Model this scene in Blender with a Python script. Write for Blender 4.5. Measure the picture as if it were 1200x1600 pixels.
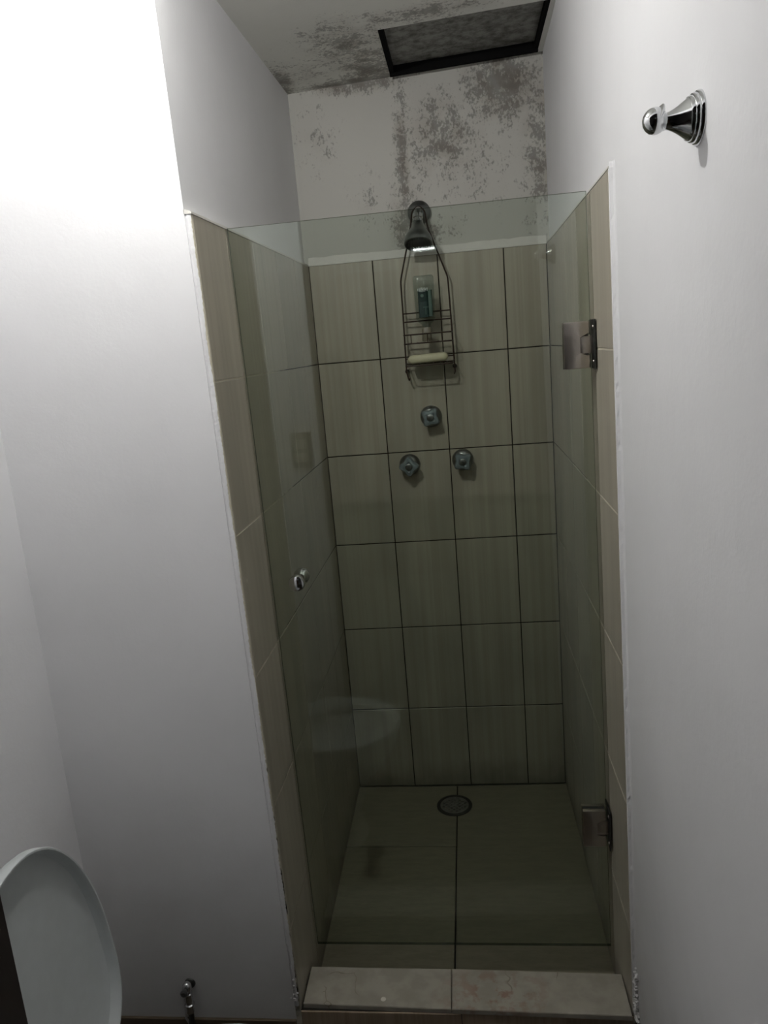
import bpy, bmesh, math, random
from mathutils import Vector, Matrix
random.seed(7)
for o in list(bpy.data.objects): bpy.data.objects.remove(o)
SC = bpy.context.scene
COL = SC.collection

# ------------------------------------------------------------------ camera
CAM = Vector((0.46481, -1.41412, 1.53853)); YAW, PITCH, ROLL, FPX = 0.119259, 0.212361, -0.084197, 1194.3
cam_d = bpy.data.cameras.new('camera'); cam = bpy.data.objects.new('camera', cam_d); COL.objects.link(cam)
fw = Vector((-math.sin(YAW)*math.cos(PITCH), math.cos(YAW)*math.cos(PITCH), -math.sin(PITCH)))
rt = Vector((math.cos(YAW), math.sin(YAW), 0)); up = rt.cross(fw)
r2 = math.cos(ROLL)*rt + math.sin(ROLL)*up; u2 = -math.sin(ROLL)*rt + math.cos(ROLL)*up
cam.matrix_world = Matrix(((r2.x, u2.x, -fw.x, CAM.x), (r2.y, u2.y, -fw.y, CAM.y), (r2.z, u2.z, -fw.z, CAM.z), (0, 0, 0, 1)))
cam_d.sensor_fit = 'AUTO'; cam_d.sensor_width = 36; cam_d.lens = FPX*36/1600; cam_d.clip_start = 0.01
SC.camera = cam

# ------------------------------------------------------------------ world, light, exposure
world = bpy.data.worlds.new('world'); SC.world = world; world.use_nodes = True
world.node_tree.nodes['Background'].inputs[0].default_value = (0.5, 0.55, 0.6, 1)
world.node_tree.nodes['Background'].inputs[1].default_value = 0.01
LAMP = Vector((0.033, -0.30, 2.262)); LAMP_STRENGTH = 1400.0; LAMP_R = 0.011
SC.view_settings.view_transform = 'Standard'; SC.view_settings.look = 'None'
SC.view_settings.exposure = 1.0; SC.view_settings.gamma = 1.0; SC.view_settings.use_curve_mapping = False

D, W, ZT = 1.0364, 0.7288, 1.801          # shower depth, width, top of the tiling
XL = -0.446                               # left wall of the bathroom
RF = -0.08                                # bathroom floor level
DY0, DY1 = -0.93, -0.80                   # doorway wall

def ceil_z(x): return 2.296 + 0.04*x
def warp(v):
    """the old walls are a little out of plumb"""
    x, y, z = v
    s = min(1, max(0, (x+0.4)/0.4)) * (1 - min(1, max(0, y/D)))
    return Vector((x - 0.0106*(z-1.14)*s + (0.0015 if x > 0.6 and y < .9 else 0), y, z))

# ------------------------------------------------------------------ materials
def srgb(r, g, b):
    f = lambda c: (c/255/12.92) if c/255 <= 0.04045 else ((c/255+0.055)/1.055)**2.4
    return (f(r), f(g), f(b), 1)
class NT:
    def __init__(s, name):
        s.m = bpy.data.materials.new(name); s.m.use_nodes = True; s.t = s.m.node_tree; s.n = s.t.nodes
        s.b = s.n['Principled BSDF']; s.out = s.n['Material Output']
    def node(s, typ, **k):
        n = s.n.new(typ)
        for a, v in k.items(): setattr(n, a, v)
        return n
    def link(s, a, b): s.t.links.new(a, b)
    def sock(s, v, i):
        if isinstance(v, (int, float)): i.default_value = v
        elif isinstance(v, (tuple, list)): i.default_value = v
        else: s.link(v, i)
    def math(s, op, a, b=0.0, c=None, clamp=False):
        n = s.node('ShaderNodeMath', operation=op, use_clamp=clamp)
        s.sock(a, n.inputs[0]); s.sock(b, n.inputs[1])
        if c is not None: s.sock(c, n.inputs[2])
        return n.outputs[0]
    def pos(s): return s.node('ShaderNodeNewGeometry').outputs['Position']
    def sep(s, v):
        n = s.node('ShaderNodeSeparateXYZ'); s.link(v, n.inputs[0]); return n.outputs
    def noise(s, scale=10, detail=4, vec=None, stretch=(1, 1, 1), rough=.5, off=(0, 0, 0)):
        mp = s.node('ShaderNodeMapping'); mp.inputs['Scale'].default_value = stretch; mp.inputs['Location'].default_value = off
        s.link(vec or s.pos(), mp.inputs['Vector'])
        n = s.node('ShaderNodeTexNoise'); n.inputs['Scale'].default_value = scale; n.inputs['Detail'].default_value = detail
        n.inputs['Roughness'].default_value = rough
        s.link(mp.outputs[0], n.inputs['Vector']); return n.outputs['Fac']
    def mix(s, f, a, b):
        n = s.node('ShaderNodeMix', data_type='RGBA'); s.sock(f, n.inputs['Factor'])
        s.sock(a, n.inputs['A']); s.sock(b, n.inputs['B']); return n.outputs['Result']
    def ramp(s, v, lo, hi, a=0.0, b=1.0, smooth=True):
        n = s.node('ShaderNodeMapRange', interpolation_type='SMOOTHSTEP' if smooth else 'LINEAR')
        s.sock(v, n.inputs[0]); 
        for i, x in zip((1, 2, 3, 4), (lo, hi, a, b)): n.inputs[i].default_value = x
        return n.outputs[0]
    def bump(s, h, strength=.2, dist=.002):
        n = s.node('ShaderNodeBump'); n.inputs['Strength'].default_value = strength; n.inputs['Distance'].default_value = dist
        s.link(h, n.inputs['Height']); s.link(n.outputs[0], s.b.inputs['Normal'])
    def blob(s, c, r, vec=None):
        """1 at the centre of an ellipsoidal patch, 0 at its rim"""
        v = s.node('ShaderNodeVectorMath', operation='SUBTRACT'); s.link(vec or s.pos(), v.inputs[0]); v.inputs[1].default_value = c
        d = s.node('ShaderNodeVectorMath', operation='DIVIDE'); s.link(v.outputs[0], d.inputs[0]); d.inputs[1].default_value = r
        l = s.node('ShaderNodeVectorMath', operation='LENGTH'); s.link(d.outputs[0], l.inputs[0])
        return s.math('SUBTRACT', 1.0, l.outputs['Value'], clamp=True)
def set_b(n, color=None, rough=.5, metal=0, spec=None):
    if color is not None: n.sock(color, n.b.inputs['Base Color'])
    n.sock(rough, n.b.inputs['Roughness']); n.b.inputs['Metallic'].default_value = metal
    if spec is not None: n.b.inputs['Specular IOR Level'].default_value = spec
    return n.m
def plain(name, color, rough=.5, metal=0, spec=None, bump=0):
    n = NT(name)
    v = n.noise(40, 3); col = n.mix(n.ramp(v, .3, .7, 0, .12), color, tuple(c*.7 for c in color[:3])+(1,))
    if bump: n.bump(n.noise(120, 4), bump, .001)
    return set_b(n, col, rough, metal, spec)

def plaster(name, base, dark=None, blobs=(), fine=70, bounce_tint=None):
    n = NT(name)
    col = n.mix(n.ramp(n.noise(3, 5, off=(3, 1, 7)), .3, .7, 0, .35), base, tuple(c*.86 for c in base[:3])+(1,))
    if blobs:
        tot = None
        for c, r, w in blobs:
            b = n.math('MULTIPLY', n.blob(c, r), w)
            tot = b if tot is None else n.math('MAXIMUM', tot, b)
        nz = n.math('ADD', n.math('MULTIPLY', n.noise(fine*2.0, 7, rough=.75, stretch=(1, 1, .7)), .62), n.math('MULTIPLY', n.noise(26, 4, off=(5, 5, 5), rough=.6), .38))
        m = n.ramp(n.math('ADD', n.math('MULTIPLY', tot, .15), nz), .578, .645)
        m = n.math('MULTIPLY', m, n.ramp(tot, .0, .3))
        soft = n.math('MULTIPLY', n.ramp(tot, .15, 1.1, 0, .55), n.ramp(n.noise(16, 5, off=(8, 1, 2)), .35, .65))
        col = n.mix(soft, col, srgb(128, 112, 98))
        col = n.mix(n.math('MULTIPLY', m, .50), col, dark)
    if bounce_tint:  # warm light bounced off floor and tiles, painted into the lower wall colour
        z = n.sep(n.pos())[2]
        col = n.mix(n.ramp(n.math('ADD', z, n.math('MULTIPLY', n.noise(9, 4), .3)), bounce_tint[0], bounce_tint[1], bounce_tint[2], 0), col, srgb(96, 84, 66))
    h = n.math('ADD', n.noise(22, 5), n.math('MULTIPLY', n.noise(160, 3), .25))
    n.bump(h, .22, .004)
    return set_b(n, col, .62, spec=.3)

PLASTER = plaster('white_plaster', srgb(232, 232, 234), bounce_tint=(-.15, .9, .5))
MOULD = srgb(52, 46, 40)
yb = D+.008
PLASTER_BACK = plaster('mouldy_plaster', srgb(196, 195, 188), MOULD, [
    ((.315, yb, 2.08), (.035, .2, .36), 1.1), ((.315, yb, 1.90), (.085, .2, .20), 1.0), ((.44, yb, 2.13), (.19, .2, .20), .95),
    ((.62, yb, 2.26), (.17, .2, .15), 1.45), ((.72, yb, 2.08), (.09, .2, .40), .95), ((.20, yb, 2.30), (.22, .2, .04), 1.35),
    ((.06, yb, 2.16), (.12, .2, .18), .45), ((.20, yb, 1.97), (.09, .2, .16), .42), ((.40, yb, 1.87), (.14, .2, .07), .8),
    ((.5, yb, 2.08), (.30, .2, .30), .5)])
CEIL = plaster('mouldy_ceiling_plaster', srgb(236, 236, 230), MOULD, [
    ((.25, .95, 2.31), (.13, .30, .2), 1.25), ((.20, .76, 2.31), (.17, .26, .2), 1.0), ((.22, 1.03, 2.31), (.26, .06, .2), 1.6),
    ((-.01, .93, 2.3), (.06, .20, .2), 1.5), ((.40, .64, 2.31), (.28, .08, .2), 1.0), ((.05, .9, 2.31), (.24, .24, .2), .6)], fine=60)

def tile_mat(name, base, streak, stain=True, rough=.33, vert=True):
    n = NT(name)
    oi = n.node('ShaderNodeObjectInfo').outputs['Random']
    st = (1, 1, .012) if vert else (.25, 1, 1)
    gr = n.noise(50, 3, stretch=st); gr2 = n.noise(200, 2, stretch=(st[0], st[1], st[2]*.2))
    f = n.ramp(n.math('ADD', n.math('MULTIPLY', gr, .7), n.math('MULTIPLY', gr2, .3)), .36, .64)
    col = n.mix(f, base, streak)
    col = n.mix(n.math('MULTIPLY', oi, .32), col, tuple(c*.72 for c in base[:3])+(1,))
    if stain:
        w = n.ramp(n.noise(7, 1, stretch=(1, 1, .35), off=(1.3, 0, 4.1)), .48, .66, 0, .26)
        col = n.mix(w, col, tuple(c*.5 for c in base[:3])+(1,))
        z = n.sep(n.pos())[2]
        g = n.ramp(n.math('ADD', z, n.math('MULTIPLY', n.noise(12, 4), .12)), .02, .18, .6, 0)
        col = n.mix(g, col, srgb(48, 46, 34))
    n.b.inputs['Coat Weight'].default_value = 0.0
    return set_b(n, col, rough+.03, spec=.45)
TILE = tile_mat('beige_wall_tile', srgb(184, 178, 163), srgb(172, 165, 150))
TILE_FLOOR = tile_mat('shower_floor_tile', srgb(138, 132, 114), srgb(128, 122, 105), stain=False, rough=.45, vert=False)
TILE_RISER = tile_mat('curb_riser_tile', srgb(160, 142, 122), srgb(138, 122, 102), stain=False, rough=.5)
def cap_mat():
    n = NT('curb_cap_tile')
    base = srgb(160, 155, 144)
    col = n.mix(n.ramp(n.noise(25, 5), .35, .65), base, srgb(146, 141, 130))
    red = n.math('MULTIPLY', n.blob((.45, .04, .1), (.16, .1, .1)), n.ramp(n.noise(28, 5, rough=.65), .46, .6))
    col = n.mix(n.math('MULTIPLY', red, .7), col, srgb(128, 82, 68))
    crack = n.node('ShaderNodeTexVoronoi', feature='DISTANCE_TO_EDGE'); crack.inputs['Scale'].default_value = 9
    dn = n.node('ShaderNodeVectorMath', operation='ADD'); n.link(n.pos(), dn.inputs[0])
    nn = n.node('ShaderNodeTexNoise'); nn.inputs['Scale'].default_value = 12; n.link(n.pos(), nn.inputs['Vector'])
    sc = n.node('ShaderNodeVectorMath', operation='SCALE'); sc.inputs['Scale'].default_value = .12; n.link(nn.outputs['Color'], sc.inputs[0]); n.link(sc.outputs[0], dn.inputs[1])
    n.link(dn.outputs[0], crack.inputs['Vector'])
    cr = n.math('MULTIPLY', n.ramp(crack.outputs['Distance'], .004, .016, 1, 0), n.ramp(n.noise(6, 2, off=(2, 3, 9)), .5, .56))
    col = n.mix(n.math('MULTIPLY', cr, .55), col, srgb(92, 78, 62))
    n.bump(n.noise(80, 4), .15, .001)
    return set_b(n, col, .5, spec=.4)
TILE_CAP = cap_mat()
def grout_mat():
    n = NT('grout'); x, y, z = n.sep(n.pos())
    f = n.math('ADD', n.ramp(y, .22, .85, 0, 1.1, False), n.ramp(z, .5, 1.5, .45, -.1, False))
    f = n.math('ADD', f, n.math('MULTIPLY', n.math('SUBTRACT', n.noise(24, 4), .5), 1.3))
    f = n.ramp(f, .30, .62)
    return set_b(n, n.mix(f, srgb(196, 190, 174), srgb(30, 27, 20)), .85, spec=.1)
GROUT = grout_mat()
FLOOR_GROUT = plain('dark_floor_grout', srgb(30, 27, 20), .9)
BEAD = plain('white_grout_bead', srgb(222, 220, 214), .6, bump=.6)
CHROME = plain('chrome', (.62, .63, .64, 1), .10, 1)
OLD_CHROME = plain('water_spotted_chrome', (.25, .26, .255, 1), .30, 1, bump=.3)
DARK_CHROME = plain('dull_dark_metal', (.07, .072, .068, 1), .4, .8)
NICKEL = plain('satin_nickel', (.50, .46, .42, 1), .28, 1)
GRATE = plain('grate_steel', (.22, .215, .20, 1), .45, .3)
BLACK = plain('black_painted_metal', (.008, .008, .008, 1), .9, spec=.05)
WIRE = plain('rusty_bronze_wire', (.035, .018, .011, 1), .5, .3, bump=.4)
SOAP = plain('ivory_soap', srgb(206, 200, 172), .5)
CERAMIC = plain('white_ceramic', srgb(205, 208, 210), .12)
LIDP = plain('white_lid_plastic', srgb(190, 195, 196), .35)
JAMB = plain('dark_brown_door_frame', srgb(38, 28, 22), .45)
WOOD = plain('brown_wood_door', srgb(120, 84, 66), .5)
SWITCH = plain('switch_plate_plastic', srgb(70, 66, 48), .4)
SWITCH2 = plain('switch_button_plastic', srgb(205, 205, 190), .4)
FLOORM = plain('room_floor_tile', srgb(70, 62, 50), .45)
SKIRT = plain('brown_skirting_tile', srgb(84, 72, 56), .5)
RUBBER = plain('black_gasket', (.02, .02, .02, 1), .7)
PAINTDOT = plain('white_paint_spot', srgb(212, 208, 198), .5)
CORR = plain('corridor_paint', srgb(150, 148, 146), .8)
def panel_mat():
    n = NT('mottled_hatch_panel')
    f = n.ramp(n.noise(30, 5, rough=.7), .35, .68)
    return set_b(n, n.mix(f, srgb(150, 150, 146), srgb(78, 76, 70)), .5)
HATCHP = panel_mat()
def glass_mat(name, tint, ior=1.5, rough=0.0, edge=False):
    n = NT(name); n.n.remove(n.b)
    geo = n.node('ShaderNodeNewGeometry')
    fr = n.node('ShaderNodeFresnel')
    i = n.node('ShaderNodeMapRange'); n.link(geo.outputs['Backfacing'], i.inputs[0])
    for k, v in zip((1, 2, 3, 4), (0, 1, ior, 1/ior)): i.inputs[k].default_value = v
    n.link(i.outputs[0], fr.inputs['IOR'])
    t = n.node('ShaderNodeBsdfTransparent'); t.inputs[0].default_value = tint
    g = n.node('ShaderNodeBsdfGlossy'); g.inputs['Roughness'].default_value = rough; g.inputs['Color'].default_value = (.95, 1, .97, 1)
    mx = n.node('ShaderNodeMixShader'); n.link(fr.outputs[0], mx.inputs[0]); n.link(t.outputs[0], mx.inputs[1]); n.link(g.outputs[0], mx.inputs[2])
    n.link(mx.outputs[0], n.out.inputs[0]); return n.m
GLASS = glass_mat('green_tinted_glass', (.915, .945, .915, 1))
BOTTLE = glass_mat('clear_bottle_plastic', (.80, .84, .83, 1), 1.45, .05)
ACRYL = plain('clouded_acrylic', srgb(128, 140, 144), .25, .25)
GEDGE = glass_mat('glass_cut_edge', (.26, .31, .26, 1), 1.5, .15)
TEAL = plain('teal_label', srgb(17, 50, 47), .4)
TEAL2 = plain('pale_teal_label', srgb(78, 100, 92), .4)
WHITEP = plain('white_print', srgb(220, 225, 222), .5)
def emis(name, col, s):
    n = NT(name); n.n.remove(n.b); e = n.node('ShaderNodeEmission'); e.inputs[0].default_value = col; e.inputs[1].default_value = s
    n.link(e.outputs[0], n.out.inputs[0]); return n.m
BULB = emis('lit_bulb', (1.0, .985, .96, 1), LAMP_STRENGTH)
TUBE = emis('lit_tube', (1.0, 1.0, 1.0, 1), 9.0)

# ------------------------------------------------------------------ helpers
def obj(name, bm, mat, parent=None, smooth=False, kind=None, mats=None):
    bmesh.ops.recalc_face_normals(bm, faces=bm.faces)
    me = bpy.data.meshes.new(name); bm.to_mesh(me); bm.free()
    for m in (mats or [mat]): me.materials.append(m)
    if smooth:
        for p in me.polygons: p.use_smooth = True
        try: me.set_sharp_from_angle(angle=math.radians(35))
        except Exception: pass
    o = bpy.data.objects.new(name, me); COL.objects.link(o)
    if parent:
        o.parent = parent; o.matrix_parent_inverse = Matrix.Translation(parent.location).inverted() if parent.type == 'EMPTY' else Matrix()
    if kind: o['kind'] = kind
    return o
def struct(name, bm, mat, parent=None, **k): return obj(name, bm, mat, parent, kind='structure', **k)
def thing(name, label, cat, loc, group=None):
    o = bpy.data.objects.new(name, None); COL.objects.link(o); o.location = loc; o.empty_display_size = .05
    o['label'] = label; o['category'] = cat
    if group: o['group'] = group
    return o
def box(bm, a, b, bevel=0, seg=1, w=False, M=None):
    vs = []
    for x in (a[0], b[0]):
        for y in (a[1], b[1]):
            for z in (a[2], b[2]):
                v = Vector((x, y, z))
                if M: v = M @ v
                if w: v = warp(v)
                vs.append(bm.verts.new(v))
    fs = [bm.faces.new([vs[i] for i in q]) for q in ((0, 1, 3, 2), (4, 6, 7, 5), (0, 4, 5, 1), (2, 3, 7, 6), (0, 2, 6, 4), (1, 5, 7, 3))]
    if bevel:
        es = list({e for f in fs for e in f.edges})
        bmesh.ops.bevel(bm, geom=es, offset=bevel, segments=seg, profile=.6, affect='EDGES')
    return bm
def bx(*args, **k): return box(bmesh.new(), *args, **k)
def wbox(a, b, bm=None):
    """a wall block following the out-of-plumb walls, cut into a grid so that it follows them closely"""
    b2 = box(bmesh.new(), a, b)
    for ax_, n_ in ((1, 14), (2, 14)):
        cuts = [a[ax_]+(b[ax_]-a[ax_])*i/n_ for i in range(1, n_)]
        if ax_ == 1 and b[1] > D: cuts.append(D)
        for c_ in cuts:
            no = [0, 0, 0]; no[ax_] = 1; co = [0, 0, 0]; co[ax_] = c_
            bmesh.ops.bisect_plane(b2, geom=list(b2.verts)+list(b2.edges)+list(b2.faces), plane_co=co, plane_no=no)
    for v in b2.verts: v.co = warp(v.co)
    return b2
def lathe(bm, prof, c, axis=(0, 0, 1), seg=32):
    """prof: (radius, height along axis) list"""
    ax = Vector(axis).normalized(); c = Vector(c)
    t = Vector((0, 0, 1)) if abs(ax.z) < .9 else Vector((1, 0, 0))
    u = ax.cross(t).normalized(); v = ax.cross(u)
    rings = []
    for r, h in prof:
        if r < 1e-6: rings.append([bm.verts.new(c+ax*h)])
        else: rings.append([bm.verts.new(c+ax*h+r*(math.cos(2*math.pi*i/seg)*u+math.sin(2*math.pi*i/seg)*v)) for i in range(seg)])
    for A, B in zip(rings, rings[1:]):
        for i in range(seg):
            j = (i+1) % seg
            q = [A[i % len(A)], A[j % len(A)], B[j % len(B)], B[i % len(B)]]
            q = list(dict.fromkeys(q))
            if len(q) >= 3:
                try: bm.faces.new(q)
                except ValueError: pass
    for R_ in (rings[0], rings[-1]):
        if len(R_) > 2: bm.faces.new(R_)
    return bm
def tube(bm, pts, r=.0018, seg=8, closed=False):
    pts = [Vector(p) for p in pts]; rings = []
    n = len(pts); prev = None
    for i, p in enumerate(pts):
        a = pts[i-1] if (i > 0 or closed) else p; b = pts[(i+1) % n] if (i < n-1 or closed) else p
        t = (b-a).normalized()
        u = prev - t*prev.dot(t) if prev is not None else t.cross(Vector((0, 0, 1)) if abs(t.z) < .9 else Vector((1, 0, 0)))
        u.normalize(); prev = u; v = t.cross(u)
        rings.append([bm.verts.new(p+r*(math.cos(2*math.pi*k/seg)*u+math.sin(2*math.pi*k/seg)*v)) for k in range(seg)])
    pairs = list(zip(rings, rings[1:])) + ([(rings[-1], rings[0])] if closed else [])
    for A, B in pairs:
        for k in range(seg): bm.faces.new([A[k], A[(k+1) % seg], B[(k+1) % seg], B[k]])
    if not closed: bm.faces.new(rings[0]); bm.faces.new(rings[-1])
    return bm
def rpts(pts, r=.01, n=4):
    """round the corners of a polyline"""
    pts = [Vector(p) for p in pts]; out = [pts[0]]
    for a, b, c in zip(pts, pts[1:], pts[2:]):
        d1 = min(r, (a-b).length*.45); d2 = min(r, (c-b).length*.45)
        p = b+(a-b).normalized()*d1; q = b+(c-b).normalized()*d2
        for k in range(n+1):
            t = k/n; out.append((1-t)**2*p+2*t*(1-t)*b+t*t*q)
    out.append(pts[-1]); return out
def plate(bm, outline, y0, y1, bevel=0):
    """outline in x,z extruded from y0 to y1"""
    A = [bm.verts.new((x, y0, z)) for x, z in outline]; B = [bm.verts.new((x, y1, z)) for x, z in outline]
    bm.faces.new(A); bm.faces.new(B[::-1])
    for i in range(len(A)): bm.faces.new([A[i], B[i], B[(i+1) % len(A)], A[(i+1) % len(A)]])
    if bevel: bmesh.ops.bevel(bm, geom=list(bm.edges), offset=bevel, segments=2, profile=.6, affect='EDGES')
    return bm

# ------------------------------------------------------------------ room shell
PL = .013                                   # plaster stands back behind the tile face
wf = struct('wall_front', bx((XL, 0, RF-.1), (-.1, .12, 2.46), w=True), PLASTER)
ws_l = struct('wall_shower_left', wbox((-.1, 0, RF-.1), (-PL, D+.1, 2.36)), PLASTER)
wr = struct('wall_right', wbox((W+.009, DY0, RF-.1), (W+.12, D+.1, 2.46)), PLASTER)
wb = struct('wall_shower_back', bx((-PL, D+.008, -.1), (W+.009, D+.1, 2.36)), PLASTER_BACK)
wl = struct('wall_left', bx((XL-.1, DY0, RF-.1), (XL, .12, 2.46)), PLASTER)
# ceiling with the hatch opening (x .30-.72, y .70-1.02)
HX0, HX1, HY0, HY1 = .298, .722, .695, 1.022
bm = bmesh.new()
for x0, x1, y0, y1 in ((-PL-.1, HX0, -.0, D+.05), (HX1, W+.05, 0, D+.05), (HX0, HX1, 0, HY0), (HX0, HX1, HY1, D+.05), (XL-.1, W+.1, DY0, 0)):
    vs = [bm.verts.new((x, y, ceil_z(x)+dz)) for dz in (0, .1) for x, y in ((x0, y0), (x1, y0), (x1, y1), (x0, y1))]
    for q in ((3, 2, 1, 0), (4, 5, 6, 7), (0, 1, 5, 4), (1, 2, 6, 5), (2, 3, 7, 6), (3, 0, 4, 7)): bm.faces.new([vs[i] for i in q])
struct('ceiling', bm, CEIL)
struct('floor', bx((XL-.1, DY1, RF-.1), (W+.02, .0, RF)), FLOORM)
fl2 = struct('floor_shower', bx((-.02, .10, -.1), (W+.03, D+.02, -.010)), FLOOR_GROUT)
struct('baseboard_front', bx((XL, -.007, RF), (-.001, .0, .068), bevel=.0015), SKIRT)
# doorway wall behind the glass reflections
struct('wall_doorway_left', bx((-1.2, DY0, RF-.1), (-.052, DY1, 2.5)), PLASTER)
struct('wall_doorway_lintel', bx((-.052, DY0, 2.08), (W+.009, DY1, 2.5)), PLASTER)
struct('wall_doorway_right', bx((W+.12, DY0, RF-.1), (1.6, DY1, 2.5)), PLASTER)
bm = bx((-.052, DY0-.006, RF), (-.026, DY1+.006, 2.055), bevel=.002)
box(bm, (-.052, DY0-.006, 2.055), (W+.009, DY1+.006, 2.08), bevel=.002)
struct('door_1', bm, JAMB)
# corridor outside
struct('wall_corridor_left', bx((-1.3, -3.5, RF-.1), (-1.2, DY0, 2.5)), CORR)
struct('wall_corridor_right', bx((1.6, -3.5, RF-.1), (1.7, DY0, 2.5)), CORR)
struct('wall_corridor_back', bx((-1.3, -3.6, RF-.1), (1.7, -3.5, 2.5)), CORR)
struct('ceiling_corridor', bx((-1.3, -3.6, 2.5), (1.7, DY1, 2.6)), CORR)
struct('floor_corridor', bx((-1.3, -3.6, RF-.1), (1.7, DY1, RF)), FLOORM)
d2 = struct('door_2', bx((-.36, -3.5, RF), (.47, -3.46, 2.03), bevel=.004), WOOD)
for z0, z1 in ((.1, .95), (1.1, 1.9)):
    obj('door_panel', bx((-.26, -3.46, z0), (.37, -3.452, z1), bevel=.006), WOOD, d2)
obj('door_handle', lathe(bmesh.new(), [(.026, 0), (.026, .006), (.010, .008), (.010, .03), (.024, .034), (.027, .05), (.018, .062), (0, .064)], (.40, -3.46, .98), (0, 1, 0), 20), CHROME, d2, True)

# ------------------------------------------------------------------ tiles
def tile(fn, u0, u1, v0, v1, mat, parent, name='tile', gap=.0012, th=.009, ch=.0012):
    """a tile with a softened rim; fn(u, v, depth) maps to the wall"""
    u0 += gap; u1 -= gap; v0 += gap; v1 -= gap
    d = random.uniform(-.0003, .0003)
    bm = bmesh.new()
    def ring(i, dep): return [bm.verts.new(fn(u, v, dep)) for u, v in ((u0+i, v0+i), (u1-i, v0+i), (u1-i, v1-i), (u0+i, v1-i))]
    R = [ring(0, th), ring(0, ch+d), ring(ch, d)]
    for A, B in zip(R, R[1:]):
        for k in range(4): bm.faces.new([A[k], A[(k+1) % 4], B[(k+1) % 4], B[k]])
    bm.faces.new(R[-1]); bm.faces.new(R[0])
    return obj(name, bm, mat, parent)
ROWS = [(0, .3), (.3, .6), (.6, .9), (.9, 1.2), (1.2, 1.5), (1.5, ZT)]
back = lambda u, v, d: Vector((u, D+d, v))
left = lambda u, v, d: warp(Vector((-d, u, v)))
right = lambda u, v, d: warp(Vector((W+d, u, v)))
# grout beds
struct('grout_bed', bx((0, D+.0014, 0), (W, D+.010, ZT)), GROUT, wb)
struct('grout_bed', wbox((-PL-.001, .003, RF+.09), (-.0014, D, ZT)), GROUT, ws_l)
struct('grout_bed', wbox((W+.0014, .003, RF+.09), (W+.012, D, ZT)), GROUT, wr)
for v0, v1 in ROWS:
    for u0, u1 in ((0, .2), (.2, .4), (.4, .6), (.6, W)): tile(back, u0, u1, v0, v1, TILE, wb, gap=.0015)
    for u0, u1 in ((.004, .197), (.197, .40), (.40, .612), (.612, .825), (.825, D)): tile(left, u0, u1, v0, v1, TILE, ws_l)
    for u0, u1 in ((.004, .2), (.2, .41), (.41, .62), (.62, .83), (.83, D)): tile(right, u0, u1, v0, v1, TILE, wr)
# the white plaster bead where tiles end under the wall plaster
def bead(parent, pts_in, pts_out, h=.016):
    """small wedge between the tile edge (in) and the plaster (out)"""
    bm = bmesh.new(); n = len(pts_in); rows = []
    for a, b in zip(pts_in, pts_out):
        j = random.uniform(-.0015, .0025)
        rows.append([bm.verts.new(v) for v in (a, Vector(a)+Vector((0, 0, .004+j*.4)), Vector(b)+Vector((0, 0, h+j)), Vector(b))])
    for A, B in zip(rows, rows[1:]):
        for k in range(4): bm.faces.new([A[k], A[(k+1) % 4], B[(k+1) % 4], B[k]])
    bm.faces.new(rows[0]); bm.faces.new(rows[-1])
    o = obj('grout_bead', bm, BEAD, parent); return o
N = 40
bead(ws_l, [warp(Vector((.0006, .0+D*i/N, ZT-.001))) for i in range(N+1)], [warp(Vector((-PL-.001, .0+D*i/N, ZT-.001))) for i in range(N+1)], .010)
bead(wr, [warp(Vector((W-.0006, .0+D*i/N, ZT-.001))) for i in range(N+1)], [warp(Vector((W+.010, .0+D*i/N, ZT-.001))) for i in range(N+1)], .007)
bead(wb, [Vector((W*i/N, D-.0006, ZT-.001)) for i in range(N+1)], [Vector((W*i/N, D+.010, ZT-.001)) for i in range(N+1)], .030)
# rough plaster ridge down the edges of the tiling
def ridge(parent, x0, x1, y0, seed, z0=.1, amp=.0022, n=160):
    rnd = random.Random(seed); bm = bmesh.new(); rows = []
    for i in range(n+1):
        z = z0+(ZT+.005-z0)*i/n
        a, b = rnd.uniform(-amp, amp), rnd.uniform(0, amp)
        a += .0012*math.sin(z*9)*math.sin(z*31); rows.append([bm.verts.new(warp(Vector(v))) for v in ((x0, y0+.004, z), (x0, y0-b, z), ((x0+x1)/2, y0-.002-b, z), (x1+a, y0-.0005, z), (x1+a, y0+.004, z))])
    for A, B in zip(rows, rows[1:]):
        for k in range(4): bm.faces.new([A[k], A[k+1], B[k+1], B[k]])
    return obj('plaster_edge', bm, PLASTER, parent)
ridge(ws_l, -.013, -.0030, .0030, 3, amp=.0008, n=420)
def ridge_r(seed, z0=.1, n=160):
    rnd = random.Random(seed); bm = bmesh.new(); rows = []
    for i in range(n+1):
        z = z0+(ZT+.01-z0)*i/n; a, b = rnd.uniform(0, .003), rnd.uniform(-.003, .003)
        rows.append([bm.verts.new(warp(Vector(v))) for v in ((W+.0005, .004, z), (W+.0014, .0005-a*.4, z), (W+.0066, -.003+b*.6, z), (W+.0094, -.013+b, z))])
    for A, B in zip(rows, rows[1:]):
        for k in range(3): bm.faces.new([A[k], A[k+1], B[k+1], B[k]])
    return obj('plaster_edge', bm, PLASTER, wr)
ridge_r(5)
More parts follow.
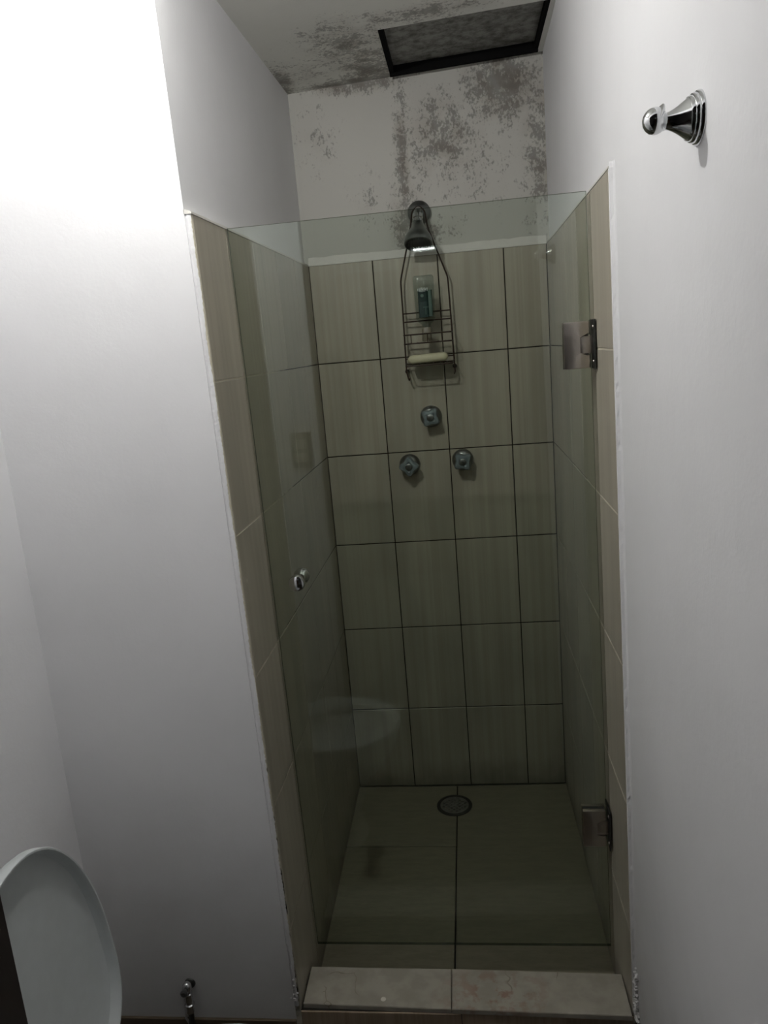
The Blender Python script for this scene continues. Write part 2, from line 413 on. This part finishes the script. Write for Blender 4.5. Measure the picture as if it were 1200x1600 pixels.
# crumbled plaster at the foot of the right wall and left corner (one loose lot)
rnd = random.Random(11); bm = bmesh.new()
for k in range(70):
    z = .10+abs(rnd.gauss(0, .05)); y = -.012+rnd.gauss(0, .008); s = rnd.uniform(.002, .0055)
    c = warp(Vector((W+.006, y, z)))
    M = Matrix.Translation(c) @ Matrix.Rotation(rnd.uniform(0, 3), 4, Vector((rnd.random(), rnd.random(), rnd.random())))
    box(bm, (-s, -s*.7, -s*.6), (s, s*.7, s*.6), M=M)
for k in range(14):
    z = .12+abs(rnd.gauss(0, .02)); s = rnd.uniform(.001, .003)
    M = Matrix.Translation(warp(Vector((-.007+rnd.gauss(0, .004), -.001, z)))) @ Matrix.Rotation(rnd.uniform(0, 3), 4, Vector((rnd.random(), rnd.random(), rnd.random())))
    box(bm, (-s, -s*.7, -s*.6), (s, s*.7, s*.6), M=M)
obj('crumbled_plaster', bm, PLASTER, wr, kind='stuff')

# shower floor tiles, slightly dished
fnf = lambda u, v, d: Vector((u, v, -d - .004*math.exp(-((u-.342)**2+(v-.917)**2)/.03)))
for u0, u1, v0, v1 in ((-.012, .351, .114, .70), (-.012, .351, .70, D), (.351, W+.014, .114, D)):
    tile(fnf, u0, u1, v0, v1, TILE_FLOOR, fl2, gap=.0020, th=.009)
# curb
curb = struct('trim_1', bx((-.003, .004, RF), (W+.004, .108, .088), w=True), FLOOR_GROUT)
cap = lambda u, v, d: warp(Vector((u, v+(.013-.019*u/W if v < .05 else .003-.012*(u/W)**2), .1-d)))
for u0, u1 in ((.0035, .341), (.341, W-.0015)):
    t_ = tile(cap, u0, u1, -.004, .113, TILE_CAP, curb, name='cap_tile', gap=.0008, th=.012, ch=.0015)
ris = lambda u, v, d: warp(Vector((u, .001+d, v)))
for u0, u1 in ((-.001, .362), (.362, W+.002)): tile(ris, u0, u1, RF, .087, TILE_RISER, curb, name='riser_tile', gap=.0006, th=.004)
obj('paint_spot', lathe(bmesh.new(), [(.0062, 0), (.0055, .0006), (.003, .0010), (0, .0011)], warp(Vector((.187, .024, .1))), (0, 0, 1), 14), PAINTDOT, curb, True)

# ------------------------------------------------------------------ ceiling hatch
t = thing('ceiling_hatch', 'black-framed mottled grey hatch in the mouldy ceiling above the shower', 'hatch', ((HX0+HX1)/2, (HY0+HY1)/2, 2.31))
def slab(x0, x1, y0, y1, z0, z1):
    bm = bmesh.new(); vs = [bm.verts.new((x, y, ceil_z(x)+z)) for z in (z0, z1) for x, y in ((x0, y0), (x1, y0), (x1, y1), (x0, y1))]
    for q in ((3, 2, 1, 0), (4, 5, 6, 7), (0, 1, 5, 4), (1, 2, 6, 5), (2, 3, 7, 6), (3, 0, 4, 7)): bm.faces.new([vs[i] for i in q])
    return bm
obj('panel', slab(HX0+.004, HX1-.004, HY0, HY1-.004, .018, .026), HATCHP, t)
obj('frame_bar', slab(HX0, HX0+.012, HY0, HY1, -.002, .018), BLACK, t)
obj('frame_bar', slab(HX1-.010, HX1, HY0, HY1, -.002, .018), BLACK, t)
obj('frame_bar', slab(HX0, HX1, HY1-.012, HY1, -.008, .018), BLACK, t)
obj('frame_bar', slab(HX0, HX1, HY0, HY0+.006, .006, .018), BLACK, t)

# ------------------------------------------------------------------ glass shower door
GY = .20
t = thing('shower_door', 'frameless green-tinted glass door closing the tiled shower', 'shower door', (W, GY, .09))
bm = bx((.004, GY-.004, .090), (W-.008, GY+.004, 1.800), w=True)
bm.normal_update()
for f in bm.faces:
    if abs(f.normal.y) < .5: f.material_index = 1
obj('glass_pane', bm, None, t, mats=[GLASS, GEDGE])
def hinge(zc, lean):
    x0 = W-.062+lean; x1 = W-.004+lean; h = .0465
    bm = bmesh.new()
    cut = .019
    out = [(x0, zc-h), (x1-.006, zc-h), (x1-.006, zc-cut), (x0+.028, zc-cut), (x0+.028, zc+cut), (x1-.006, zc+cut), (x1-.006, zc+h), (x0, zc+h)]
    plate(bm, out, GY-.0165, GY-.0045, .004)
    p = obj('hinge', bm, NICKEL, t, True)
    plate(bm := bmesh.new(), out, GY+.0045, GY+.0145, .0016); obj('clamp_plate', bm, NICKEL, p, True)
    obj('knuckle', bx((x0+.031, GY-.012, zc-cut+.0015), (x1+.004, GY+.012, zc+cut-.0015), bevel=.0015, seg=2), NICKEL, p, True)
    obj('gasket', bx((x0+.002, GY-.0045, zc-h+.002), (x1-.008, GY+.0045, zc+h-.002)), RUBBER, p)
    obj('wall_plate', bx((x1-.001, GY-.030, zc-h-.002), (x1+.0030, GY+.030, zc+h+.002), bevel=.0012, seg=2), DARK_CHROME, p, True)
    for z in (-.034, .034):
        for y in (-.02, .02):
            obj('screw', lathe(bmesh.new(), [(.0045, 0), (.004, .0012), (0, .0018)], (x1-.001, GY+y, zc+z), (-1, 0, 0), 12), NICKEL, p, True)
hinge(1.509, -.003); hinge(.416, .006)
kn = obj('knob', lathe(bmesh.new(), [(.010, 0), (.011, .004), (.010, .007), (.015, .012), (.0185, .018), (.0185, .026), (.0165, .031), (.011, .034), (0, .035)], (.068, GY-.004, 1.045), (0, -1, 0), 32), CHROME, t, True)
obj('inner_knob', lathe(bmesh.new(), [(.010, 0), (.011, .004), (.010, .007), (.015, .012), (.0185, .018), (.0185, .026), (.0165, .031), (.011, .034), (0, .035)], (.068, GY+.004, 1.045), (0, 1, 0), 32), CHROME, kn, True)

# ------------------------------------------------------------------ floor drain
dc = Vector((.342, .915, -.0025))
t = thing('floor_drain', 'round metal drain grate in the shower floor', 'drain', dc)
obj('rim', lathe(bmesh.new(), [(.060, .0), (.060, .003), (.055, .0045), (.048, .0035), (.047, 0)], dc, (0, 0, 1), 40), DARK_CHROME, t, True)
bm = bmesh.new()
for i in range(-3, 4):                       # crossing bars leave the square holes open
    for a in (0, 1):
        o_ = i*.0125; L = math.sqrt(max(0, .044**2-o_**2))
        M = Matrix.Translation(dc) @ Matrix.Rotation(math.radians(45+90*a), 4, 'Z')
        box(bm, (-L, o_-.0028, .0008), (L, o_+.0028, .0032+a*.0002), M=M)
lathe(bm, [(.009, .0008), (.009, .0036), (0, .0038)], dc, (0, 0, 1), 16)
obj('grate', bm, GRATE, t)
obj('outer_grate_ring', lathe(bmesh.new(), [(.048, .0008), (.048, .0034), (.040, .0034), (.040, .0008)], dc, (0, 0, 1), 40), GRATE, t, True)
obj('sump', lathe(bmesh.new(), [(.047, .0004), (0, .0004)], dc, (0, 0, 1), 32), BLACK, t)

# ------------------------------------------------------------------ shower head
sh = Vector((.354, D, 1.924))
t = thing('shower_fixture', 'bell-shaped dull chrome shower head on the back wall', 'shower head', sh)
obj('flange', lathe(bmesh.new(), [(.035, .0), (.0345, .004), (.028, .011), (.018, .015), (.013, .017)], sh, (0, -1, 0), 36), OLD_CHROME, t, True)
arm = rpts([sh+Vector((0, 0, 0)), sh+Vector((0, -.048, .002)), sh+Vector((-.002, -.070, -.022))], .02, 6)
obj('arm', tube(bmesh.new(), arm, .0105, 16), OLD_CHROME, t, True)
ax = Vector((-.02, -.40, -.92)).normalized(); b0 = sh+Vector((-.002, -.066, -.014))
obj('swivel_nut', lathe(bmesh.new(), [(.0125, 0), (.0155, .002), (.0155, .014), (.013, .016), (.013, .020), (.016, .022), (.016, .027), (.012, .029)], b0, ax, 12), CHROME, t, True)
hd = obj('bell', lathe(bmesh.new(), [(.012, .026), (.017, .030), (.0185, .036), (.021, .045), (.028, .058), (.036, .070), (.0405, .080), (.042, .090), (.0415, .097), (.0385, .0985), (.037, .094), (0, .093)], b0, ax, 40), OLD_CHROME, t, True)
bm = bmesh.new(); lathe(bm, [(.0365, .0935), (.036, .0955), (.012, .0965), (0, .0965)], b0, ax, 32)
u = ax.cross(Vector((1, 0, 0))).normalized(); v = ax.cross(u)
for rr, n_ in ((.010, 8), (.018, 14), (.026, 20), (.032, 26)):
    for k in range(n_):
        a = 2*math.pi*k/n_; lathe(bm, [(.0013, .096), (.001, .0985), (0, .0987)], b0+rr*(math.cos(a)*u+math.sin(a)*v), ax, 6)
obj('spray_face', bm, DARK_CHROME, hd, True)

# ------------------------------------------------------------------ shower caddy hung on the shower arm
yc = D-.034; YF = yc-.074
t = thing('shower_caddy', 'rusty wire shower caddy hanging from the shower head arm', 'shower caddy', (.358, yc, 1.45))
ytop = sh.y-.028; w_ = .0021
hoop = rpts([(.283, yc, 1.452), (.285, yc, 1.60), (.2855, yc, 1.729), (.326, yc, 1.875), (.334, ytop, 1.926), (.354, ytop, 1.940), (.372, ytop, 1.926), (.378, yc, 1.875), (.4285, yc, 1.728), (.431, yc, 1.60), (.433, yc, 1.458)], .012, 5)
obj('hoop', tube(bmesh.new(), hoop, .0024, 8), WIRE, t, True)
XA, XB = .2855, .4315
for z in (1.631, 1.606): obj('back_rail', tube(bmesh.new(), [(XA, yc, z), (XB, yc, z)], w_), WIRE, t, True)
def basket(zf, zr, name, nw):
    """floor wires run wall to front; rim rail at zr"""
    p = obj(name, tube(bmesh.new(), rpts([(XA, yc, zr), (XA+.002, YF, zr), (XB-.002, YF, zr), (XB, yc, zr)], .008, 4), w_), WIRE, t, True)
    obj('floor_rail', tube(bmesh.new(), rpts([(XA, yc, zf), (XA+.002, YF, zf), (XB-.002, YF, zf), (XB, yc, zf)], .008, 4), w_), WIRE, p, True)
    obj('rear_rail', tube(bmesh.new(), [(XA, yc, zf), (XB, yc, zf)], w_), WIRE, p, True)
    for k in range(nw):
        x = XA+(XB-XA)*(k+1)/(nw+1)
        obj('floor_wire', tube(bmesh.new(), [(x, yc, zf+.002), (x, YF, zf+.002)], .0014, 6), WIRE, p, True)
    if zr-zf > .012:
        for x in (XA+.024, (XA+XB)/2, XB-.030): obj('upright', tube(bmesh.new(), [(x, YF, zf), (x, YF, zr)], .0015, 6), WIRE, p, True)
    return p
basket(1.540, 1.566, 'basket', 6)
tray = obj('soap_tray', tube(bmesh.new(), rpts([(XA, yc, 1.482), (XA+.002, YF, 1.474), (XB-.002, YF, 1.474), (XB, yc, 1.482)], .008, 4), w_), WIRE, t, True)
obj('rear_rail', tube(bmesh.new(), [(XA, yc, 1.495), (XB, yc, 1.495)], w_), WIRE, tray, True)
obj('rear_rail', tube(bmesh.new(), [(XA, yc, 1.478), (XB, yc, 1.478)], w_), WIRE, tray, True)
for k in range(6):
    x = XA+(XB-XA)*(k+1)/7
    obj('floor_wire', tube(bmesh.new(), [(x, yc, 1.478), (x, YF, 1.474)], .0014, 6), WIRE, tray, True)
for x, z in ((.283, 1.456), (.433, 1.462)):
    cup = obj('suction_cup', lathe(bmesh.new(), [(.0, 0), (.003, .002), (.0035, .012), (.0045, .020), (.007, D-yc-.002), (.0, D-yc)], (x, yc, z), (0, 1, 0), 16), RUBBER, t, True)
obj('hook', tube(bmesh.new(), rpts([(.284, yc, 1.455), (.287, yc-.004, 1.437), (.291, yc-.010, 1.428), (.293, yc-.016, 1.436)], .006, 4), .0022), WIRE, t, True)
obj('hook', tube(bmesh.new(), rpts([(.433, yc, 1.462), (.434, yc-.004, 1.446), (.431, yc-.010, 1.440)], .004, 4), .0022), WIRE, t, True)

# soap bar
bm = bmesh.new(); bmesh.ops.create_cube(bm, size=1)
sx, sy, sz = .122, .058, .030
for vtx in bm.verts: vtx.co = Vector((vtx.co.x*sx, vtx.co.y*sy, vtx.co.z*sz))
bmesh.ops.bevel(bm, geom=list(bm.edges), offset=.0135, segments=6, profile=.5, affect='EDGES')
for vtx in bm.verts:
    c = vtx.co; c.z *= 1 - .25*(2*abs(c.x)/sx)**3; c.y *= 1-.22*(2*abs(c.x)/sx)**3
    vtx.co = Matrix.Rotation(math.radians(-1.5), 3, 'Y') @ c + Vector((.3545, (yc+YF)/2-.004, 1.4935))
so = obj('soap_bar', bm, SOAP, smooth=True)
so['label'] = 'ivory oblong soap bar lying on the lowest tray of the wire caddy'; so['category'] = 'soap'

# upside-down clear bottle
bc = Vector((.356, yc-.036, 1.544))
t = thing('shampoo_bottle', 'clear upside-down bottle with teal label standing in the wire caddy', 'bottle', bc)
def rrect_ring(bm, z, hx, hy, r, n=5, c=bc):
    out = []
    for qx, qy, a0 in ((1, 1, 0), (-1, 1, 90), (-1, -1, 180), (1, -1, 270)):
        for k in range(n):
            a = math.radians(a0+90*k/(n-1)); out.append(bm.verts.new(c+Vector((qx*(hx-r)+r*math.cos(a), qy*(hy-r)+r*math.sin(a), z))))
    return out
def loft(rings, bm):
    for A, B in zip(rings, rings[1:]):
        for i in range(len(A)): bm.faces.new([A[i], A[(i+1) % len(A)], B[(i+1) % len(B)], B[i]])
    bm.faces.new(rings[0]); bm.faces.new(rings[-1]); return bm
bm = bmesh.new()
body = obj('bottle_body', loft([rrect_ring(bm, z, hx, hy, r) for z, hx, hy, r in ((.040, .012, .011, .008), (.050, .014, .012, .009), (.058, .024, .016, .012), (.066, .0285, .0185, .013), (.10, .0295, .019, .013), (.175, .031, .020, .013), (.186, .0305, .0195, .012), (.191, .027, .017, .011))], bm), BOTTLE, t, True)
bm = bmesh.new()
obj('teal_lotion_label', loft([rrect_ring(bm, z, .0150, .0192, .004, c=bc+Vector((-.004, 0, 0))) for z in (.070, .074, .148, .150)], bm), TEAL, t, True)
bm = bmesh.new()
obj('pale_label_edge', loft([rrect_ring(bm, z, .0065, .0196, .004, c=bc+Vector((.0165, 0, 0))) for z in (.072, .076, .146, .148)], bm), TEAL2, t, True)
bm = bmesh.new(); yy = bc.y-.0194
for k, (x, h) in enumerate(((-.018, .007), (-.014, .010), (-.0105, .012), (-.0065, .013), (-.0025, .011), (.0015, .012), (.0055, .008), (.0095, .010))):
    box(bm, (bc.x+x, yy-.0004, bc.z+.150-h*.5), (bc.x+x+.0016, yy+.0006, bc.z+.150+h*.5))
for k in (1, 3, 5): box(bm, (bc.x-.018+k*.004, yy-.0004, bc.z+.149), (bc.x-.014+k*.004, yy+.0006, bc.z+.1505))
obj('white_lettering', bm, WHITEP, t, kind='stuff')
bm = bmesh.new(); box(bm, (bc.x-.005, yy-.0006, bc.z+.098), (bc.x+.012, yy+.0004, bc.z+.1005)); box(bm, (bc.x+.001, yy-.0006, bc.z+.078), (bc.x+.003, yy+.0004, bc.z+.097))
lathe(bm, [(.005, -.0008), (.0, -.0009)], (bc.x-.006, yy+.0004, bc.z+.133), (0, 1, 0), 12)
obj('label_marks', bm, TEAL2, t, kind='stuff')
bm = bmesh.new()
obj('bottle_cap', loft([rrect_ring(bm, z, hx, hy, .008) for z, hx, hy in ((.0, .0135, .0125), (.003, .0150, .0135), (.036, .0140, .0130), (.041, .012, .011))], bm), plain('cloudy_cap', srgb(120, 112, 98), .35), t, True)

# ------------------------------------------------------------------ tap handles
def tap(x, z, ang, label):
    c = Vector((x, D, z))
    t = thing('tap_handle', label, 'tap handle', c, 'chrome tap handles on the back wall')
    obj('escutcheon', lathe(bmesh.new(), [(.0345, 0), (.0345, .003), (.031, .011), (.022, .017), (.014, .019)], c, (0, -1, 0), 32), OLD_CHROME, t, True)
    obj('stem', lathe(bmesh.new(), [(.010, .016), (.010, .030)], c, (0, -1, 0), 20), CHROME, t, True)
    bm = bmesh.new(); R = []
    for d, s in ((.026, .40), (.029, .85), (.034, 1.0), (.052, 1.0), (.057, .86), (.0585, .55), (.0575, .5)):
        ring = []
        for k in range(32):
            a = 2*math.pi*k/32; q = abs(math.cos(2*a))     # lobed square outline
            r = s*(.0225 + .0095*(q**2.6))
            ang2 = a+math.radians(ang)+math.radians(45)
            ring.append(bm.verts.new(c+Vector((r*math.cos(ang2), -d, r*math.sin(ang2)))))
        R.append(ring)
    k_ = obj('knob', loft(R, bm), ACRYL, t, True)
    obj('knob_cap', lathe(bmesh.new(), [(.011, .0565), (.011, .0595), (.009, .0605), (0, .0608)], c, (0, -1, 0), 20), OLD_CHROME, k_, True)
tap(.348, 1.310, 10, 'square chrome tap handle mounted alone above the other two on the back wall')
tap(.269, 1.159, 45, 'chrome tap handle turned diamond-wise, lower left of the three on the back wall')
tap(.440, 1.164, -7, 'square chrome tap handle standing upright, lower right of the three on the back wall')

# ------------------------------------------------------------------ wall hook
hk = warp(Vector((W+.009, -.479, 1.753)))
t = thing('wall_hook', 'polished chrome flared robe hook on the white right wall', 'hook', hk)
HS = .76
hl = lambda prof: [(r_*HS, h_*HS) for r_, h_ in prof]
obj('flange', lathe(bmesh.new(), hl([(.0365, 0), (.0365, .003), (.035, .0055), (.0335, .006), (.0335, .009), (.032, .0115), (.0305, .012), (.030, .015), (.0285, .017)]), hk, (-1, 0, 0), 48), CHROME, t, True)
obj('cone', lathe(bmesh.new(), hl([(.0285, .016), (.024, .022), (.019, .029), (.0150, .036), (.0125, .042), (.0115, .047), (.0125, .048), (.0125, .050), (.008, .051)]), hk, (-1, 0, 0), 40), CHROME, t, True)
prof = [(.0, .046)]+[(.0185*math.sin(math.pi*k/14), .062-.0175*math.cos(math.pi*k/14)) for k in range(2, 14)]+[(0, .0797)]
kb = obj('ball_tip', lathe(bmesh.new(), hl(prof), hk, (-.985, -.06, 0.02), 32), CHROME, t, True)
obj('prong', lathe(bmesh.new(), hl([(.0, -.004), (.017, -.003), (.0212, .0), (.0212, .0018), (.017, .0040), (0, .0045)]), hk+Vector((-.0585, -.001, .0035))*HS, (-.90, -.1, .42), 32), CHROME, kb, True)

# ------------------------------------------------------------------ toilet
TY = -.462; TX = -.20
t = thing('toilet', 'white toilet with its rounded lid raised, at the left wall', 'toilet', (-.1, TY, RF))
obj('tank', bx((XL+.012, TY-.185, .27), (-.300, TY+.170, .60), bevel=.018, seg=3), CERAMIC, t, True)
obj('tank_cover', bx((XL+.008, TY-.19, .60), (-.296, TY+.175, .625), bevel=.009, seg=3), CERAMIC, t, True)
obj('flush_button', lathe(bmesh.new(), [(.022, 0), (.022, .005), (.019, .007), (0, .007)], (-.372, TY, .625), (0, 0, 1), 24), CHROME, t, True)
def oval(bm, z, x0, x1, hy, n=40):
    cx = (x0+x1)/2; a = (x1-x0)/2
    return [bm.verts.new((cx+a*math.cos(2*math.pi*k/n)*(1 if math.cos(2*math.pi*k/n) > 0 else .96), TY+hy*math.copysign(abs(math.sin(2*math.pi*k/n))**.9, math.sin(2*math.pi*k/n)), z)) for k in range(n)]
bm = bmesh.new()
obj('bowl', loft([oval(bm, z, a, b, h) for z, a, b, h in ((RF, -.30, .04, .115), (RF+.02, -.30, .05, .115), (.02, -.28, .03, .10), (.14, -.28, .07, .12), (.24, -.28, .15, .160), (.30, -.285, .178, .174), (.325, -.285, .180, .176), (.327, -.25, .140, .140), (.29, -.22, .11, .115), (.20, -.16, .05, .07), (.18, -.12, .0, .03))], bm), CERAMIC, t, True)
bm = bmesh.new(); R = [oval(bm, z, a, b, h) for z, a, b, h in ((.331, -.225, .185, .180), (.342, -.225, .188, .182), (.352, -.215, .182, .176), (.354, -.185, .155, .150), (.350, -.165, .132, .128), (.331, -.155, .125, .122))]
for A, B in zip(R, R[1:]+R[:1]):
    for i in range(len(A)): bm.faces.new([A[i], A[(i+1) % len(A)], B[(i+1) % len(B)], B[i]])
obj('seat', bm, LIDP, t, True)
# raised lid: dished oval with a thick lip, leaning back on the tank
def lid_mesh():
    bm = bmesh.new(); n = 64; L = .465; hw = .178
    z0 = .352; base = Vector((-.212, TY, z0)); topv = Vector((-.262, TY, z0+L)); tv = (topv-base).normalized(); nrm = Vector((tv.z, 0, -tv.x)).normalized()
    def outline(k):
        a = 2*math.pi*k/n; c, s = math.cos(a), math.sin(a)
        y = hw*math.copysign(abs(c)**.92, c)
        if s >= 0: tt = .215+.25*s**1.0
        else: tt = .215+.215*math.copysign(abs(s)**.55, s); y *= (1-.10*(abs(s))**2)
        return y, tt
    def ring(s, d, inset=0):
        out = []
        for k in range(n):
            y, tt = outline(k); cy, ct = 0, .225
            rr = math.hypot(y-cy, tt-ct); f = (rr-inset)/rr*s
            out.append(bm.verts.new(base+Vector((0, (y-cy)*f+cy, 0))+tv*(ct+(tt-ct)*f)+nrm*d))
        return out
    R = [ring(.02, -.021), ring(.5, -.0210), ring(1, -.0205, .022), ring(1, -.0175, .011), ring(1, -.008, .0062), ring(1, -.001, .0055), ring(1, .0006, .0042), ring(1, .0006, .0015), ring(1, -.002, .0), ring(1, -.016, .0), ring(1, -.027, .006), ring(1, -.031, .018), ring(.5, -.032), ring(.02, -.032)]
    return loft(R, bm)
obj('lid', lid_mesh(), LIDP, t, True)
for s in (-.08, .08):
    obj('hinge_cap', lathe(bmesh.new(), [(.011, -.018), (.012, -.016), (.012, .016), (.011, .018)], (-.205, TY+s, .343), (0, 1, 0), 16), LIDP, t, True)

# ------------------------------------------------------------------ angle stop valve on the front wall
vc = Vector((-.240, 0, .160))
t = thing('stop_valve', 'small tarnished metal water stop valve at the foot of the front wall', 'valve', vc)
obj('flange', lathe(bmesh.new(), [(.013, 0), (.012, .003), (.007, .006), (.006, .014)], vc, (0, -1, 0), 24), DARK_CHROME, t, True)
vb = obj('valve_body', lathe(bmesh.new(), [(0, .019), (.005, .0175), (.0092, .013), (.0105, .006), (.0100, -.001), (.0078, -.004), (.0078, -.008), (.0100, -.010), (.0100, -.028), (.0085, -.030), (.0085, -.036), (.0112, -.038), (.0112, -.041), (.0088, -.043), (.0088, -.060), (.006, -.062)], vc+Vector((0, -.018, 0)), (0, 0, 1), 20), CHROME, t, True)
obj('handle', lathe(bmesh.new(), [(.004, .0), (.0045, .006), (.0085, .008), (.009, .012), (.006, .0145), (0, .015)], vc+Vector((0, -.026, .006)), (0, -1, 0), 16), OLD_CHROME, vb, True)
obj('hose', tube(bmesh.new(), rpts([vc+Vector((0, -.018, -.055)), vc+Vector((-.001, -.018, -.095)), vc+Vector((-.012, -.030, -.16)), vc+Vector((-.05, -.05, -.20)), vc+Vector((-.10, -.12, -.19)), vc+Vector((-.125, -.20, -.08)), vc+Vector((-.125, -.22, .115))], .03, 5), .0065, 10), DARK_CHROME, t, True)
obj('supply_pipe', tube(bmesh.new(), [vc+Vector((-.013, -.012, -.02)), vc+Vector((-.016, -.012, -.085)), vc+Vector((-.010, -.012, -.10))], .0028, 8), PLASTER, t, True)

# ------------------------------------------------------------------ things that only the glass shows
t = thing('light_switch', 'vertical light switch plate with two pale buttons, seen mirrored in the glass', 'light switch', (-.118, DY1, 1.21))
obj('cover_plate', bx((-.155, DY1, 1.148), (-.082, DY1+.008, 1.272), bevel=.003, seg=2), SWITCH, t, True)
for z in (1.185, 1.232): obj('button', bx((-.140, DY1+.008, z-.016), (-.097, DY1+.013, z+.016), bevel=.002), SWITCH2, t)
t = thing('corridor_lamp', 'slim lit tube lamp mirrored in the glass beside the shower head', 'lamp', (.4, -3.49, 2.14))
obj('housing', bx((.15, -3.5, 2.125), (.62, -3.475, 2.162), bevel=.003), LIDP, t)
obj('tube', tube(bmesh.new(), [(.17, -3.466, 2.142), (.31, -3.466, 2.142)], .0055, 10), TUBE, t, True)

# the bare bulb that lights the room
t = thing('ceiling_lamp', 'bare round bulb hanging from the bathroom ceiling', 'lamp', (LAMP.x, LAMP.y, ceil_z(0)))
obj('lamp_holder', lathe(bmesh.new(), [(.05, 0), (.05, -.006), (.02, -.010), (.014, -.018), (0, -.020)], (LAMP.x, LAMP.y, ceil_z(LAMP.x)), (0, 0, 1), 28), LIDP, t, True)
bm = bmesh.new(); bmesh.ops.create_uvsphere(bm, u_segments=24, v_segments=14, radius=LAMP_R, matrix=Matrix.Translation(LAMP))
obj('bulb', bm, BULB, t, True)
